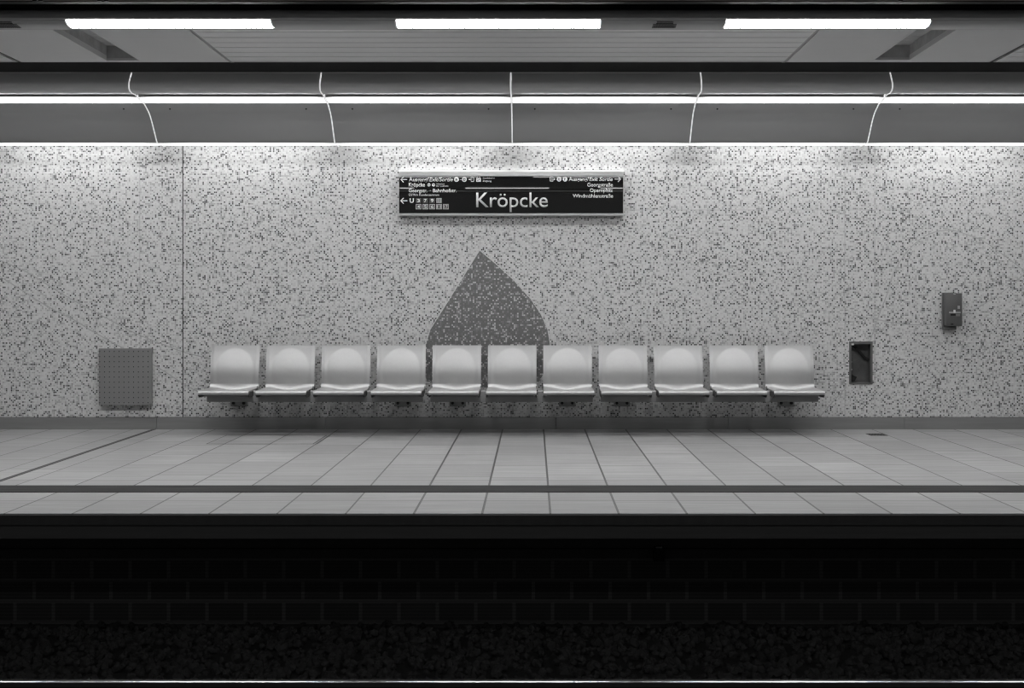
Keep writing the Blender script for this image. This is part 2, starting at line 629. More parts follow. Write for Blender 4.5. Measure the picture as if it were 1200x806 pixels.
def slat_field(x0, x1, name):
    bm = bmesh.new()
    p = 0.235
    y = YF
    while y < YB - 0.02:
        y2 = min(y + p, YB)
        prism_x(bm, [(y + 0.007, ZC + 0.014), (y + 0.010, ZC + 0.003), (y + 0.015, ZC), (y2 - 0.015, ZC), (y2 - 0.010, ZC + 0.003), (y2 - 0.007, ZC + 0.014),
                     (y2 - 0.007, ZC + 0.04), (y + 0.007, ZC + 0.04)], x0, x1)
        y = y2
    # curled back edge
    pts = [(YB, ZC)]
    for k in range(1, 7):
        a = math.radians(15 * k)
        pts.append((YB + 0.15 * math.sin(a), ZC + 0.12 * (1 - math.cos(a))))
    prism_x(bm, sheet(pts, 0.02), x0, x1)
    struct(name, bm, M['slat'])


slat_field(-2.585, 2.145, 'ceiling.002')
slat_field(XL, -4.44, 'ceiling.003')
slat_field(3.96, XR, 'ceiling.004')
# rails at the field ends, slab above, dark recess behind
bm = bmesh.new()
for a, b in ((-4.44, -4.395), (3.915, 3.96)):
    box(bm, a, b, YF, YB + 0.09, ZC + 0.012, ZC + 0.04)
struct('trim_12', bm, M['darkgrey'])
bm = bmesh.new()
for a, b in ((-2.615, -2.585), (2.145, 2.175)):
    box(bm, a, b, YF, YB + 0.09, ZC + 0.008, ZC + 0.04)
struct('trim_13', bm, M['housing'])
bm = bmesh.new()
box(bm, XL, XR, -16.5, 0.25, 3.56, 3.75)
struct('ceiling_slab', bm, M['recess'])
bm = bmesh.new()
box(bm, XL, XR, 13.755 - DW, 13.80 - DW, 3.285, 3.56)
struct('trim_14', bm, M['recess'])
# ceiling over the tracks
bm = bmesh.new()
box(bm, XL, XR, -16.5, 10.85 - DW, 3.46, 3.56)
struct('ceiling_over_track', bm, M['darkgrey'])

# ---- lamp channel along the ceiling edge
ch = [(11.54, 3.284), (11.46, 3.284), (11.36, 3.289), (11.32, 3.300), (11.302, 3.313), (11.300, 3.317), (11.297, 3.318), (11.290, 3.322), (11.282, 3.338),
      (11.279, 3.355), (11.284, 3.374), (11.298, 3.386), (11.32, 3.392), (11.54, 3.392)]
bm = bmesh.new()
prism_x(bm, [(d - DW, z) for d, z in ch], XL, XR)
struct('trim_15', bm, M['housing'], smooth=40)

bm = bmesh.new()
box(bm, XL, XR, 11.40 - DW, 11.44 - DW, 3.392, 3.56)
struct('trim_17', bm, M['black'])

# ================================================================== LIGHTS
# ---- strip lights under the channel
lx0, lx1 = -1.022, 0.506


def make_strip(xc, label):
    t = thing('ceiling_light', label, 'light', (xc, 11.38 - DW, 3.28), 'strip lights along the ceiling edge')
    h = 0.764
    pr = [(11.470, 3.30), (11.462, 3.2835), (11.44, 3.2815), (11.37, 3.2855), (11.325, 3.2955), (11.304, 3.306), (11.300, 3.311), (11.33, 3.325)]
    bm = bmesh.new()
    prism_x(bm, [(d - DW, z) for d, z in pr], xc - h + 0.012, xc + h - 0.012)
    part('diffuser', bm, M['lens'], t, smooth=40)
    for s in (-1, 1):
        bm = bmesh.new()
        prism_x(bm, [(d - DW, z) for d, z in pr], xc + s * (h - 0.012), xc + s * h)
        part('end_cap', bm, M['white'], t)
    return t


s0 = make_strip(-0.258, 'middle white strip light on the ceiling edge, centred above the station sign')
for i, lab in ((-2, 'strip light on the ceiling edge beyond the left edge of the picture'),
               (-1, 'left white strip light on the ceiling edge, above the perforated wall box side'),
               (1, 'right white strip light on the ceiling edge, on the call box side'),
               (2, 'strip light on the ceiling edge beyond the right edge of the picture')):
    copy_thing(s0, (-0.258 + 2.43 * i, 11.38 - DW, 3.28), lab)

# ---- strip lights on the near side of the tracks: the station sign mirrors them
def far_strip(x, y, label):
    t = copy_thing(s0, (x, y, 3.29), label)
    t['group'] = 'strip lights on the near side of the tracks'
    for c in t.children:
        if c.name.startswith('diffuser'):
            c.data = far_lens


far_lens = s0.children[0].data.copy()
far_lens.materials[0] = M['lens_far']
for i, lab in ((-2, 'far left'), (-1, 'left'), (0, 'middle'), (1, 'right'), (2, 'far right')):
    far_strip(-0.47 + 2.43 * i, -12.9, 'strip light above the near platform, out of the picture, %s of its row' % lab)
    far_strip(0.75 + 2.43 * i, -10.4, 'strip light above the near track, out of the picture, %s of its row' % lab)
bm = bmesh.new()
box(bm, XL, XR, -12.98, -12.80, 3.302, 3.46, 0.01)
struct('trim_18', bm, M['housing'])
bm = bmesh.new()
box(bm, XL, XR, -10.48, -10.30, 3.302, 3.46, 0.01)
struct('trim_19', bm, M['housing'])

# ---- cove light modules on the wall
up = [(13.740, 3.290), (13.727, 3.283), (13.690, 3.245), (13.652, 3.20), (13.640, 3.172), (13.645, 3.142), (13.675, 3.120), (13.737, 3.1085)]
lo = [(14.165, 3.074), (14.25, 3.045), (14.357, 3.005), (14.45, 2.945), (14.52, 2.885), (14.60, 2.815), (14.645, 2.775), (14.67, 2.762), (14.70, 2.760)]
up = [(d - DW, z) for d, z in up]; lo = [(d - DW, z) for d, z in lo]
ups = smooth_pts(up, 4); los = smooth_pts(lo, 4)
MP = 1.6955


def make_cove(xl, label):
    xc = xl + MP / 2
    t = thing('cove_light', label, 'light fitting', (xc, -0.40, 2.76), 'cove light fittings along the wall')
    a, b = xl + 0.006, xl + MP - 0.006
    bm = bmesh.new(); prism_x(bm, sheet(ups, 0.012), a, b)
    part('upper_fascia', bm, M['cove_up'], t, smooth=40)
    bm = bmesh.new()
    prism_x(bm, [(up[0][0] - 0.012, 3.284), (up[0][0] - 0.014, 3.289), (up[0][0] - 0.006, 3.294), (up[0][0] + 0.006, 3.294), (up[0][0] + 0.006, 3.284)], a, b)
    part('top_edge', bm, M['alu'], t)
    bm = bmesh.new()
    q = -DW
    prism_x(bm, [(13.735 + q, 3.1087), (13.850 + q, 3.1125), (13.850 + q, 3.126), (13.946 + q, 3.126), (13.946 + q, 3.0995), (13.953 + q, 3.0995), (13.953 + q, 3.132), (13.735 + q, 3.132)], a, b)
    part('soffit', bm, M['soffit'], t)
    bm = bmesh.new(); prism_x(bm, sheet(los, 0.012), a, b)
    pan = part('lower_panel', bm, M['cove'], t, smooth=40)
    for fx in (0.215, MP - 0.215):
        pos = los[5]
        bm = bmesh.new()
        cyl(bm, (xl + fx, pos[0] - 0.004, pos[1] - 0.004), (xl + fx, pos[0] + 0.004, pos[1] + 0.006), 0.008, 10)
        part('screw', bm, M['black'], pan)
    bm = bmesh.new()
    yA, yB = 13.955 - DW, 14.158 - DW
    prism_x(bm, [(yA + 0.005, 3.118), (yA + 0.005, 3.0985), (yA + 0.06, 3.090), (yA + 0.13, 3.080), (yB, 3.077), (yB, 3.09)], a, b)
    part('diffuser', bm, M['tube'], t, smooth=40, label='glowing slot cover')
    bm = bmesh.new()
    box(bm, a, b, 14.715 - DW, -0.07, 2.763, 2.773)
    part('wall_washer', bm, M['wash'], t, label='glowing underside strip')
    bm = bmesh.new()
    prism_x(bm, [(up[0][0] + 0.008, 3.284), (up[0][0] + 0.008, 3.298), (-0.006, 3.298), (-0.006, 3.284)], xl, xl + MP)
    part('housing', bm, M['white'], t)
    # joint at the module's left end: glowing rod stands in for leaking light
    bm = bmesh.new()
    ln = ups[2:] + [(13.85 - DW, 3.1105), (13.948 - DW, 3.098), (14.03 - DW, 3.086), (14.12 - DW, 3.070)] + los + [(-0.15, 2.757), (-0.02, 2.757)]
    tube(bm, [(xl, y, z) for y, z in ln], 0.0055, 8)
    part('joint_glow', bm, M['joint_light'], t, smooth=60, label='pale lit joint between two fittings')
    return t


X0 = -3.592
c0 = make_cove(X0, 'wall cove light between first and second pale joints from left')
labs = {-2: 'wall cove light wholly beyond the left edge of the picture', -1: 'wall cove light at the far left edge, left of the first pale joint',
        1: 'wall cove light over the left half of the station sign', 2: 'wall cove light over the right half of the station sign',
        3: 'wall cove light between fourth and fifth pale joints from left', 4: 'wall cove light at the far right edge, above the call box',
        5: 'wall cove light wholly beyond the right edge of the picture'}
for i in sorted(labs):
    copy_thing(c0, (X0 + MP / 2 + MP * i, -0.40, 2.76), labs[i])

# ================================================================== BENCHES
SW, SP = 0.468, 0.5342
SX0 = -3.109 + SW / 2


def rim(t):
    t = max(0.0, min(1.0, t))
    return t * t * (3 - 2 * t)


def back_profile(s):
    """s 0 (top) .. 1 (bottom of the back): y, z"""
    z = 0.822 - s * (0.822 - 0.456)
    # leans back most at mid height, nearly upright at the foot
    y, n = -0.160, 24
    for k in range(n):
        q = s * (k + 0.5) / n
        y -= s * 0.366 / n * (0.165 + 0.10 * math.sin(math.pi * min(1.0, q / 0.8)) - 0.165 * rim((q - 0.5) / 0.4))
    return y, z


def dome(xx, z):
    R = 0.178
    zc = 0.603
    rr = math.hypot(xx, (z - zc) * (0.92 if z > zc else 0.45)) / R
    q = max(0.0, 1 - rr * rr)
    return 0.0135 * q * min(1.0, q / 0.10) ** 0.3


def back_pt(u, s):
    y, z = back_profile(s)
    xx = (u - 0.5) * SW
    # dome pressed forward, its top a clear arc, running out into the seat below
    y -= dome(xx, z)
    # outer edges turn back slightly
    e = abs(u - 0.5) * 2
    y += 0.006 * rim((e - 0.86) / 0.14)
    return xx, y, z


def pan_line(n1=9, n2=10, n3=10):
    """from the foot of the back to the curled front edge: list of (y, z, w) with w the weight of the dish"""
    y0, z0 = back_profile(1.0)
    pts = []
    R = 0.040
    # fillet
    yb, zb = y0, z0
    for k in range(n1 + 1):
        a = math.radians(86 * k / n1)
        pts.append((yb - R * (1 - math.cos(a)) - 0.004 * k / n1, zb - R * math.sin(a) * 0.98, rim(k / n1)))
    ys, zs = pts[-1][0], pts[-1][1]
    yf = -0.745
    zf = 0.411
    for k in range(1, n2 + 1):
        t = k / n2
        pts.append((ys + (yf - ys) * t, zs + (zf - zs) * rim(t), 1 - rim(t * 1.05)))
    r = 0.016
    for k in range(1, n3 + 1):
        a = math.radians(235 * k / n3)
        pts.append((yf - r * math.sin(a), zf - r + r * math.cos(a), 0.0))
    return pts


def solid_grid(bm, rows, t):
    """rows of front points -> closed sheet of thickness t, pushed along the averaged normals"""
    nr, nc = len(rows), len(rows[0])
    fr = [[Vector(p) for p in r] for r in rows]
    bk = []
    for i in range(nr):
        line = []
        for j in range(nc):
            a = fr[min(i + 1, nr - 1)][j] - fr[max(i - 1, 0)][j]
            b = fr[i][min(j + 1, nc - 1)] - fr[i][max(j - 1, 0)]
            n = a.cross(b).normalized()
            line.append(fr[i][j] - n * t)
        bk.append(line)
    A = [[bm.verts.new(p) for p in r] for r in fr]
    B = [[bm.verts.new(p) for p in r] for r in bk]
    for i in range(nr - 1):
        for j in range(nc - 1):
            bm.faces.new((A[i][j], A[i + 1][j], A[i + 1][j + 1], A[i][j + 1]))
            bm.faces.new((B[i][j], B[i][j + 1], B[i + 1][j + 1], B[i + 1][j]))
    for i in range(nr - 1):
        bm.faces.new((A[i][0], B[i][0], B[i + 1][0], A[i + 1][0]))
        bm.faces.new((A[i][-1], A[i + 1][-1], B[i + 1][-1], B[i][-1]))
    for j in range(nc - 1):
        bm.faces.new((A[0][j], A[0][j + 1], B[0][j + 1], B[0][j]))
        bm.faces.new((A[-1][j], B[-1][j], B[-1][j + 1], A[-1][j + 1]))


NU = 49


def seat_meshes():
    bm = bmesh.new()
    rows = []
    for i in range(45):
        s = i / 44
        rows.append([back_pt(j / (NU - 1), s) for j in range(NU)])
    solid_grid(bm, rows, -0.004)
    back = bm
    bm = bmesh.new()
    rows = []
    for (y, z, w) in pan_line():
        row = []
        for j in range(NU):
            u = j / (NU - 1)
            xx = (u - 0.5) * SW
            c = rim(1 - abs(xx) / (SW * 0.47))
            row.append((xx, y - dome(xx, 0.456) * (1 - w) * (y > -0.4), z - 0.024 * w * c))
        rows.append(row)
    solid_grid(bm, rows, -0.004)
    pan = bm
    caps = []
    out = [(-0.733, 0.404), (-0.60, 0.404), (-0.42, 0.398), (-0.33, 0.412), (-0.285, 0.440), (-0.275, 0.430), (-0.33, 0.368), (-0.45, 0.350), (-0.62, 0.350), (-0.72, 0.354), (-0.752, 0.372), (-0.757, 0.385)]
    for s in (-1, 1):
        bm = bmesh.new()
        a = SW / 2
        prism_x(bm, out, *((a - 0.005, a + 0.001) if s > 0 else (-a - 0.001, -a + 0.005)))
        caps.append(bm)
    under = bmesh.new()
    # folded steel cradle that carries the pan on the beam
    prism_x(under, [(-0.69, 0.392), (-0.60, 0.366), (-0.40, 0.366), (-0.36, 0.380), (-0.36, 0.372), (-0.395, 0.356), (-0.605, 0.356), (-0.70, 0.383)], -SW / 2 + 0.03, SW / 2 - 0.03)
    return back, pan, caps, under


def bm_to_mesh(bm, name, m, smooth=None):
    bmesh.ops.recalc_face_normals(bm, faces=bm.faces)
    me = bpy.data.meshes.new(name); bm.to_mesh(me); bm.free()
    me.materials.append(m)
    if smooth:
        me.polygons.foreach_set('use_smooth', [True] * len(me.polygons))
        me.set_sharp_from_angle(angle=math.radians(smooth))
    return me


_b, _p, _c, _u = seat_meshes()
ME = {'backrest': bm_to_mesh(_b, 'backrest', M['metal'], 50), 'seat': bm_to_mesh(_p, 'seat', M['metal'], 50),
      'capL': bm_to_mesh(_c[0], 'side_cheek', M['darkgrey']), 'capR': bm_to_mesh(_c[1], 'side_cheek', M['darkgrey']),
      'cradle': bm_to_mesh(_u, 'cradle', M['metal_dark'])}


def bench(first, count, label, brackets):
    xs = [SX0 + SP * k for k in range(first, first + count)]
    xc = (xs[0] + xs[-1]) / 2
    t = thing('bench', label, 'bench', (xc, -0.45, 0.0), 'wall-hung metal benches')
    bx0 = xs[0] - SW / 2 + (0.04 if first == 0 else 0.004)
    bx1 = xs[-1] + SW / 2 - (0.02 if first + count == 11 else 0.004)
    bm = bmesh.new()
    box(bm, bx0, bx1, -0.565, -0.505, 0.302, 0.357, 0.004)
    part('beam', bm, M['metal_dark'], t)
    for x in xs:
        for nm, key in (('backrest', 'backrest'), ('seat', 'seat'), ('cradle', 'cradle')):
            o = bpy.data.objects.new(nm, ME[key]); COL.objects.link(o)
            o.parent = t; o.location = (x - xc, 0.45, 0.0)
            if nm == 'seat':
                for kk in ('capL', 'capR'):
                    c = bpy.data.objects.new('side_cheek', ME[kk]); COL.objects.link(c)
                    c.parent = o
    # short pale spacers on the beam between neighbouring seats
    for a, b in zip(xs, xs[1:]):
        bm = bmesh.new()
        m = (a + b) / 2
        prism_x(bm, [(-0.569, 0.301), (-0.569, 0.40), (-0.562, 0.406), (-0.503, 0.406), (-0.503, 0.301)], m - 0.022, m + 0.022)
        part('spacer', bm, M['spacer'], t)
    for k in brackets:
        x = SX0 + SP * k
        bm = bmesh.new()
        prism_x(bm, [(-0.50, 0.308), (-0.50, 0.352), (-0.008, 0.352), (-0.008, 0.300)], x - 0.03, x + 0.03)
        box(bm, x - 0.08, x + 0.08, -0.012, -0.002, 0.222, 0.36, 0.002)
        br = part('bracket', bm, M['bracket'], t, label='dark steel wall bracket')
        for s in (-1, 1):
            bm = bmesh.new()
            cyl(bm, (x + s * 0.05, -0.03, 0.256), (x + s * 0.05, -0.011, 0.256), 0.015, 6)
            part('bolt', bm, M['black'], br)
    return t


bench(0, 4, 'metal bench of four seats at left, beside the perforated wall box', (0, 3))
bench(4, 3, 'middle metal bench of three seats in front of the dark mosaic figure', (4, 6))
bench(7, 4, 'metal bench of four seats at right, nearest the wall niche', (7, 10))


# ================================================================== STATION SIGN
SD = 14.925          # distance of the sign's face from the camera


def sx(px): return (px - VX) * SD / F
def sz(py): return EYE - (py - VY) * SD / F


sy = SD - DW
sign = thing('station_sign', 'long black station name sign with silver rails, mounted high on the mosaic wall', 'sign', (sx(599), -0.04, sz(252.5)))
L0, L1 = sx(467.3), sx(730.6)
bm = bmesh.new()
prism_x(bm, [(0.0, sz(199.2)), (sy + 0.004, sz(199.2)), (sy - 0.004, sz(199.8)), (sy - 0.008, sz(200.8)), (sy - 0.008, sz(206.3)), (sy + 0.004, sz(206.9)), (0.0, sz(206.9))], L0, L1)
part('top_rail', bm, M['alu'], sign, label='silver top rail')
bm = bmesh.new()
box(bm, L0 + 0.004, L1 - 0.004, sy, 0.0, sz(223.9) + 0.0015, sz(206.9))
part('upper_panel', bm, M['sign'], sign)
bm = bmesh.new()
box(bm, L0 + 0.004, L1 - 0.004, sy, 0.0, sz(249.9), sz(223.9) - 0.0015)
part('lower_panel', bm, M['sign'], sign)
bm = bmesh.new()
box(bm, L0 + 0.004, L1 - 0.004, sy + 0.002, -0.001, sz(223.9) - 0.0015, sz(223.9) + 0.0015)
part('panel_seam', bm, M['letter_dim'], sign)
bm = bmesh.new()
prism_x(bm, [(0.0, sz(249.9)), (sy - 0.006, sz(249.9)), (sy - 0.006, sz(252.2)), (sy + 0.004, sz(253.0)), (0.0, sz(253.0))], L0, L1)
part('bottom_rail', bm, M['alu'], sign, label='silver bottom rail')

YT = sy - 0.0012


def lettering(body, x0, x1, ytop, ybase, material, refbody=None, shear=0.0, bold=0.0, y=None, name='lettering'):
    """text whose whole width runs px x0..x1 and whose capital height runs ytop..ybase (photo pixels)"""
    cu = bpy.data.curves.new('t', 'FONT')
    cu.body = body; cu.size = 1.0; cu.shear = shear; cu.offset = bold; cu.resolution_u = 3
    o = bpy.data.objects.new('t', cu); COL.objects.link(o)
    dg = bpy.context.evaluated_depsgraph_get()
    me = bpy.data.meshes.new_from_object(o.evaluated_get(dg))
    bpy.data.objects.remove(o)
    cu2 = bpy.data.curves.new('t', 'FONT'); cu2.body = 'H'; cu2.size = 1.0; cu2.offset = bold
    o = bpy.data.objects.new('t', cu2); COL.objects.link(o)
    dg = bpy.context.evaluated_depsgraph_get()
    mh = bpy.data.meshes.new_from_object(o.evaluated_get(dg))
    bpy.data.objects.remove(o)
    cap = max(v.co.y for v in mh.vertices)
    bpy.data.meshes.remove(mh)
    a = min(v.co.x for v in me.vertices); b = max(v.co.x for v in me.vertices)
    kx = (sx(x1) - sx(x0)) / (b - a); kz = (sz(ytop) - sz(ybase)) / cap
    bm = bmesh.new(); bm.from_mesh(me)
    bpy.data.meshes.remove(me)
    for v in bm.verts:
        v.co = Vector((sx(x0) + (v.co.x - a) * kx, YT if y is None else y, sz(ybase) + v.co.y * kz))
    ex = bmesh.ops.extrude_face_region(bm, geom=list(bm.faces))
    for g in ex['geom']:
        if isinstance(g, bmesh.types.BMVert):
            g.co.y += 0.0010
    return part(name, bm, material, sign, label=None)


def flat(polys, material, name, y=None, depth=0.0010):
    bm = bmesh.new()
    yy = YT if y is None else y
    for p in polys:
        prism_y(bm, [(sx(a), sz(b)) for a, b in p], yy, yy + depth)
    return part(name, bm, material, sign)


def line_poly(a, b, w):
    (x0, y0), (x1, y1) = a, b
    l = math.hypot(x1 - x0, y1 - y0); nx, ny = -(y1 - y0) / l * w / 2, (x1 - x0) / l * w / 2
    return [(x0 + nx, y0 + ny), (x1 + nx, y1 + ny), (x1 - nx, y1 - ny), (x0 - nx, y0 - ny)]


def circ(cx, cy, r, n=20):
    return [(cx + r * math.cos(2 * math.pi * k / n), cy + r * math.sin(2 * math.pi * k / n)) for k in range(n)]


def rect(x0, y0, x1, y1): return [(x0, y0), (x1, y0), (x1, y1), (x0, y1)]


WL = M['letter']
lettering('Kröpcke', 558, 642, 225.6, 242.6, M['letter_big'], bold=0.004)
# upper left block
flat([line_poly((469.8, 210.3), (477.2, 210.3), 0.95), line_poly((469.6, 210.5), (473.0, 207.1), 0.95), line_poly((469.6, 210.1), (473.0, 213.5), 0.95)], WL, 'arrow')
lettering('Ausgang/', 479.2, 502.6, 207.9, 212.4, WL, bold=0.018)
lettering('Exit/Sortie', 503.0, 530.6, 207.9, 212.4, WL, shear=0.22, bold=0.018)
flat([circ(534.9, 210.2, 2.9)], WL, 'exit_disc')
lettering('A', 533.5, 536.3, 208.7, 211.8, M['sign'], bold=0.02, y=YT - 0.0008)
flat([rect(538.9, 210.0, 540.6, 210.7)], WL, 'dash')
flat([circ(544.2, 210.2, 2.9)], WL, 'exit_disc')
lettering('D', 543.0, 545.5, 208.7, 211.8, M['sign'], bold=0.02, y=YT - 0.0008)
flat([rect(549.2, 209.6, 552.6, 210.8), [(551.6, 208.4), (553.6, 210.2), (551.6, 212.0)], line_poly((551.8, 207.6), (555.4, 207.6), 0.8),
      line_poly((555.2, 207.4), (555.2, 213.0), 0.8), line_poly((551.8, 212.7), (555.4, 212.7), 0.8)], WL, 'exit_symbol')
flat([rect(558.0, 208.4, 563.6, 213.0)], WL, 'lift_symbol')
flat([rect(559.0, 206.9, 560.2, 208.0), rect(561.4, 206.5, 562.6, 207.7)], WL, 'lift_symbol')
flat([[(559.0, 211.8), (562.4, 209.2), (562.4, 210.2), (559.6, 212.4)]], M['sign'], 'lift_symbol', y=YT - 0.0006)
lettering('Stadtbahn', 565.6, 579.8, 207.4, 209.4, WL)
lettering('Zugang', 565.6, 576, 210.9, 212.9, WL)
lettering('Kröpcke', 479.0, 498.0, 214.0, 218.6, WL, bold=0.016)
for cx_ in (502.6, 508.0):
    flat([circ(cx_, 216.6, 1.9)], WL, 'symbol_disc')
    flat([line_poly((cx_ - 1.4, 216.6), (cx_ + 1.4, 216.6), 0.6)], M['sign'], 'symbol_bar', y=YT - 0.0006)
lettering('Schwarzer', 511.4, 521.2, 214.6, 216.2, WL)
lettering('Bär Stadthalle', 511.4, 525.4, 217.0, 218.6, WL)
lettering('Georgstr.', 479.0, 500.6, 221.2, 225.2, WL, bold=0.016)
flat([rect(503.6, 222.8, 505.2, 223.5)], WL, 'dash')
lettering('Bahnhofstr.', 507.2, 535.2, 221.2, 225.2, WL, bold=0.016)
lettering('ÜSTRA Kundenzentrum', 479.0, 514.6, 226.9, 229.5, M['letter_big'], bold=0.008)
# line numbers
flat([line_poly((469.6, 235.2), (477.4, 235.2), 0.95), line_poly((469.4, 235.4), (473.0, 231.9), 0.95), line_poly((469.4, 235.0), (473.0, 238.5), 0.95)], WL, 'arrow')
lettering('U', 480.0, 485.0, 232.3, 237.4, WL, bold=0.035)
c8 = [487.1, 495.1, 503.1, 511.1, 519.1]
for i, ch_ in enumerate('379'):
    x = c8[i]
    flat([rect(x + 0.2, 232.2, x + 6.5, 237.7)], M['darkgrey'], 'line_box')
    lettering(ch_, x + 1.8, x + 4.9, 233.1, 236.9, WL, bold=0.02, y=YT - 0.0008)
flat([rect(511.3, 232.0, 517.5, 237.7)], M['letter_dim'], 'line_box')
lettering('10', 512.4, 516.2, 233.3, 236.6, M['letter_dark'], y=YT - 0.0008)
for i, ch_ in enumerate(('4', '5', '6', '11', '17')):
    x = c8[i]
    flat([rect(x, 239.0, x + 6.7, 245.2)], M['letter_dim'], 'line_box')
    flat([rect(x + 0.9, 239.9, x + 5.8, 244.3)], M['letter_dark'], 'line_box_field', y=YT - 0.0006)
    lettering(ch_, x + (1.9 if len(ch_) == 1 else 1.3), x + (4.9 if len(ch_) == 1 else 5.4), 240.4, 243.9, M['letter_big'], bold=0.01, y=YT - 0.0012)
# right block
flat([line_poly((644.2, 207.6), (648.2, 207.6), 0.8), line_poly((644.6, 207.4), (644.6, 212.4), 0.8), line_poly((644.2, 212.0), (648.2, 212.0), 0.8),
      rect(645.8, 209.3, 649.2, 210.3), [(648.6, 208.0), (650.8, 209.8), (648.6, 211.6)]], WL, 'exit_symbol')
for cx, cc in ((655.2, 'E'), (662.2, 'F')):
    flat([circ(cx, 209.9, 2.8)], WL, 'exit_disc')
    lettering(cc, cx - 1.0, cx + 1.1, 208.5, 211.4, M['sign'], bold=0.02, y=YT - 0.0008)
lettering('Ausgang/', 666.4, 690.0, 207.7, 212.0, WL, bold=0.018)
lettering('Exit Sortie', 690.4, 718.0, 207.7, 212.0, WL, shear=0.22, bold=0.018)
flat([line_poly((720.2, 209.8), (727.4, 209.8), 0.95), line_poly((727.6, 210.0), (724.2, 206.6), 0.95), line_poly((727.6, 209.6), (724.2, 213.0), 0.95)], WL, 'arrow')
lettering('Georgstraße', 688.2, 718.2, 214.2, 218.6, WL, bold=0.012)
lettering('Opernplatz', 691.2, 718.0, 220.8, 225.0, WL, bold=0.012)
lettering('Windmühlenstraße', 671.2, 718.4, 227.4, 231.6, WL, bold=0.012)

# ================================================================== WALL OBJECTS
# ---- perforated box at left
t = thing('vent_box', 'square grey perforated metal box on the wall, left of the benches', 'box', (P(146, 0, 15)[0], -0.05, P(0, 474.5, 14.93)[2]))
d = 14.93
x0, x1 = P(115.6, 0, d)[0], P(176.8, 0, d)[0]
z0, z1 = P(0, 474.6, d)[2], P(0, 408.2, d)[2]
bm = bmesh.new(); box(bm, x0, x1, d - DW, 0.0, z0, z1, 0.003)
part('cover', bm, M['pegboard'], t)
bm = bmesh.new()
for i in range(11):
    for j in range(11):
        px = 116.9 + i * 5.66; py = 411.8 + j * 6.0
        c = P(px, py, d)
        cyl(bm, (c[0], d - DW - 0.0006, c[2]), (c[0], d - DW + 0.002, c[2]), 0.0052, 8)
part('perforation', bm, M['black'], t)

# ---- open niche at right
t = thing('wall_niche', 'open dark metal niche with a black cable, sunk in the wall right of the benches', 'niche', ((NX0 + NX1) / 2, 0.0, NZ0))
fw = 0.016
bm = bmesh.new()
box(bm, NX0 - 0.004, NX0 + fw, -0.008, 0.0905, NZ0 - 0.004, NZ1 + 0.004, 0.001)
box(bm, NX1 - fw, NX1 + 0.004, -0.008, 0.0905, NZ0 - 0.004, NZ1 + 0.004, 0.001)
box(bm, NX0 + fw, NX1 - fw, -0.008, 0.0905, NZ1 - 0.022, NZ1 + 0.004, 0.001)
box(bm, NX0 + fw, NX1 - fw, -0.008, 0.0905, NZ0 - 0.004, NZ0 + 0.012, 0.001)
part('frame', bm, M['frame'], t)
bm = bmesh.new()
box(bm, NX0, NX1, 0.09, 0.10, NZ0, NZ1)
part('back_plate', bm, M['niche'], t)
bm = bmesh.new()
dd = 15.06
cp = [P(996.5, 404, dd), P(1001, 405.5, dd), P(1005, 409, dd), P(1009.5, 414.5, dd), P(1013.5, 419, dd), P(1017.5, 420.6, dd), P(1021.5, 421, dd)]
tube(bm, smooth_pts(cp, 4), 0.013, 8)
part('cable', bm, M['black'], t, smooth=60)
bm = bmesh.new()
a_ = P(996, 446, 15.05); b_ = P(1003.5, 441.5, 15.05); c_ = P(998, 439, 15.05)
prism_y(bm, [(a_[0], a_[2]), (b_[0] - 0.02, a_[2]), (b_[0], b_[2]), (c_[0], c_[2])], 0.02, 0.088)
part('cable_stub', bm, M['black'], t)
bm = bmesh.new()
c_ = P(999.2, 403.4, 15.0)
box(bm, c_[0] - 0.014, c_[0] + 0.010, -0.011, -0.007, c_[2] - 0.008, c_[2] + 0.008, 0.001)
part('label_plate', bm, M['label'], t)
for py in (424, 433):
    bm = bmesh.new(); c_ = P(998.4, py, 15.03)
    cyl(bm, (NX0 + fw, 0.03, c_[2]), (NX0 + fw + 0.018, 0.03, c_[2]), 0.007, 8)
    part('bolt', bm, M['metal_dark'], t)

# ---- call box at right
d = 14.86
bx0, bx1 = P(1109.2, 0, d)[0], P(1127.6, 0, d)[0]
bz0, bz1 = P(0, 382, d)[2], P(0, 343.4, d)[2]
t = thing('call_box', 'small dark grey call box with a white slot mark, on the wall at far right', 'box', ((bx0 + bx1) / 2, -0.07, bz0 - 0.04))
bm = bmesh.new(); box(bm, bx0 + 0.002, bx1 - 0.004, d - DW + 0.02, -0.012, bz0 + 0.004, bz1 - 0.002, 0.004)
part('body', bm, M['callbox_side'], t, smooth=40)
bm = bmesh.new(); box(bm, bx0, bx1, d - DW, d - DW + 0.0195, bz0, bz1, 0.004)
part('front_cover', bm, M['callbox'], t, smooth=40)
bm = bmesh.new(); box(bm, bx0 - 0.01, bx1 - 0.03, -0.045, 0.0, bz0 - 0.038, bz1 + 0.006, 0.004)
part('base', bm, M['callbox_side'], t)
bm = bmesh.new(); box(bm, bx0 + 0.002, bx1 - 0.045, -0.06, -0.045, bz0 - 0.034, bz0 - 0.012, 0.003)
part('cable_gland', bm, M['pegboard'], t)


def cb(px0, py0, px1, py1, out, m, name, dep=0.004):
    bm = bmesh.new()
    A = P(px0, py1, d); B = P(px1, py0, d)
    box(bm, A[0], B[0], d - DW - out, d - DW - out + dep, A[2], B[2], 0.0008, 1)
    return part(name, bm, m, t)


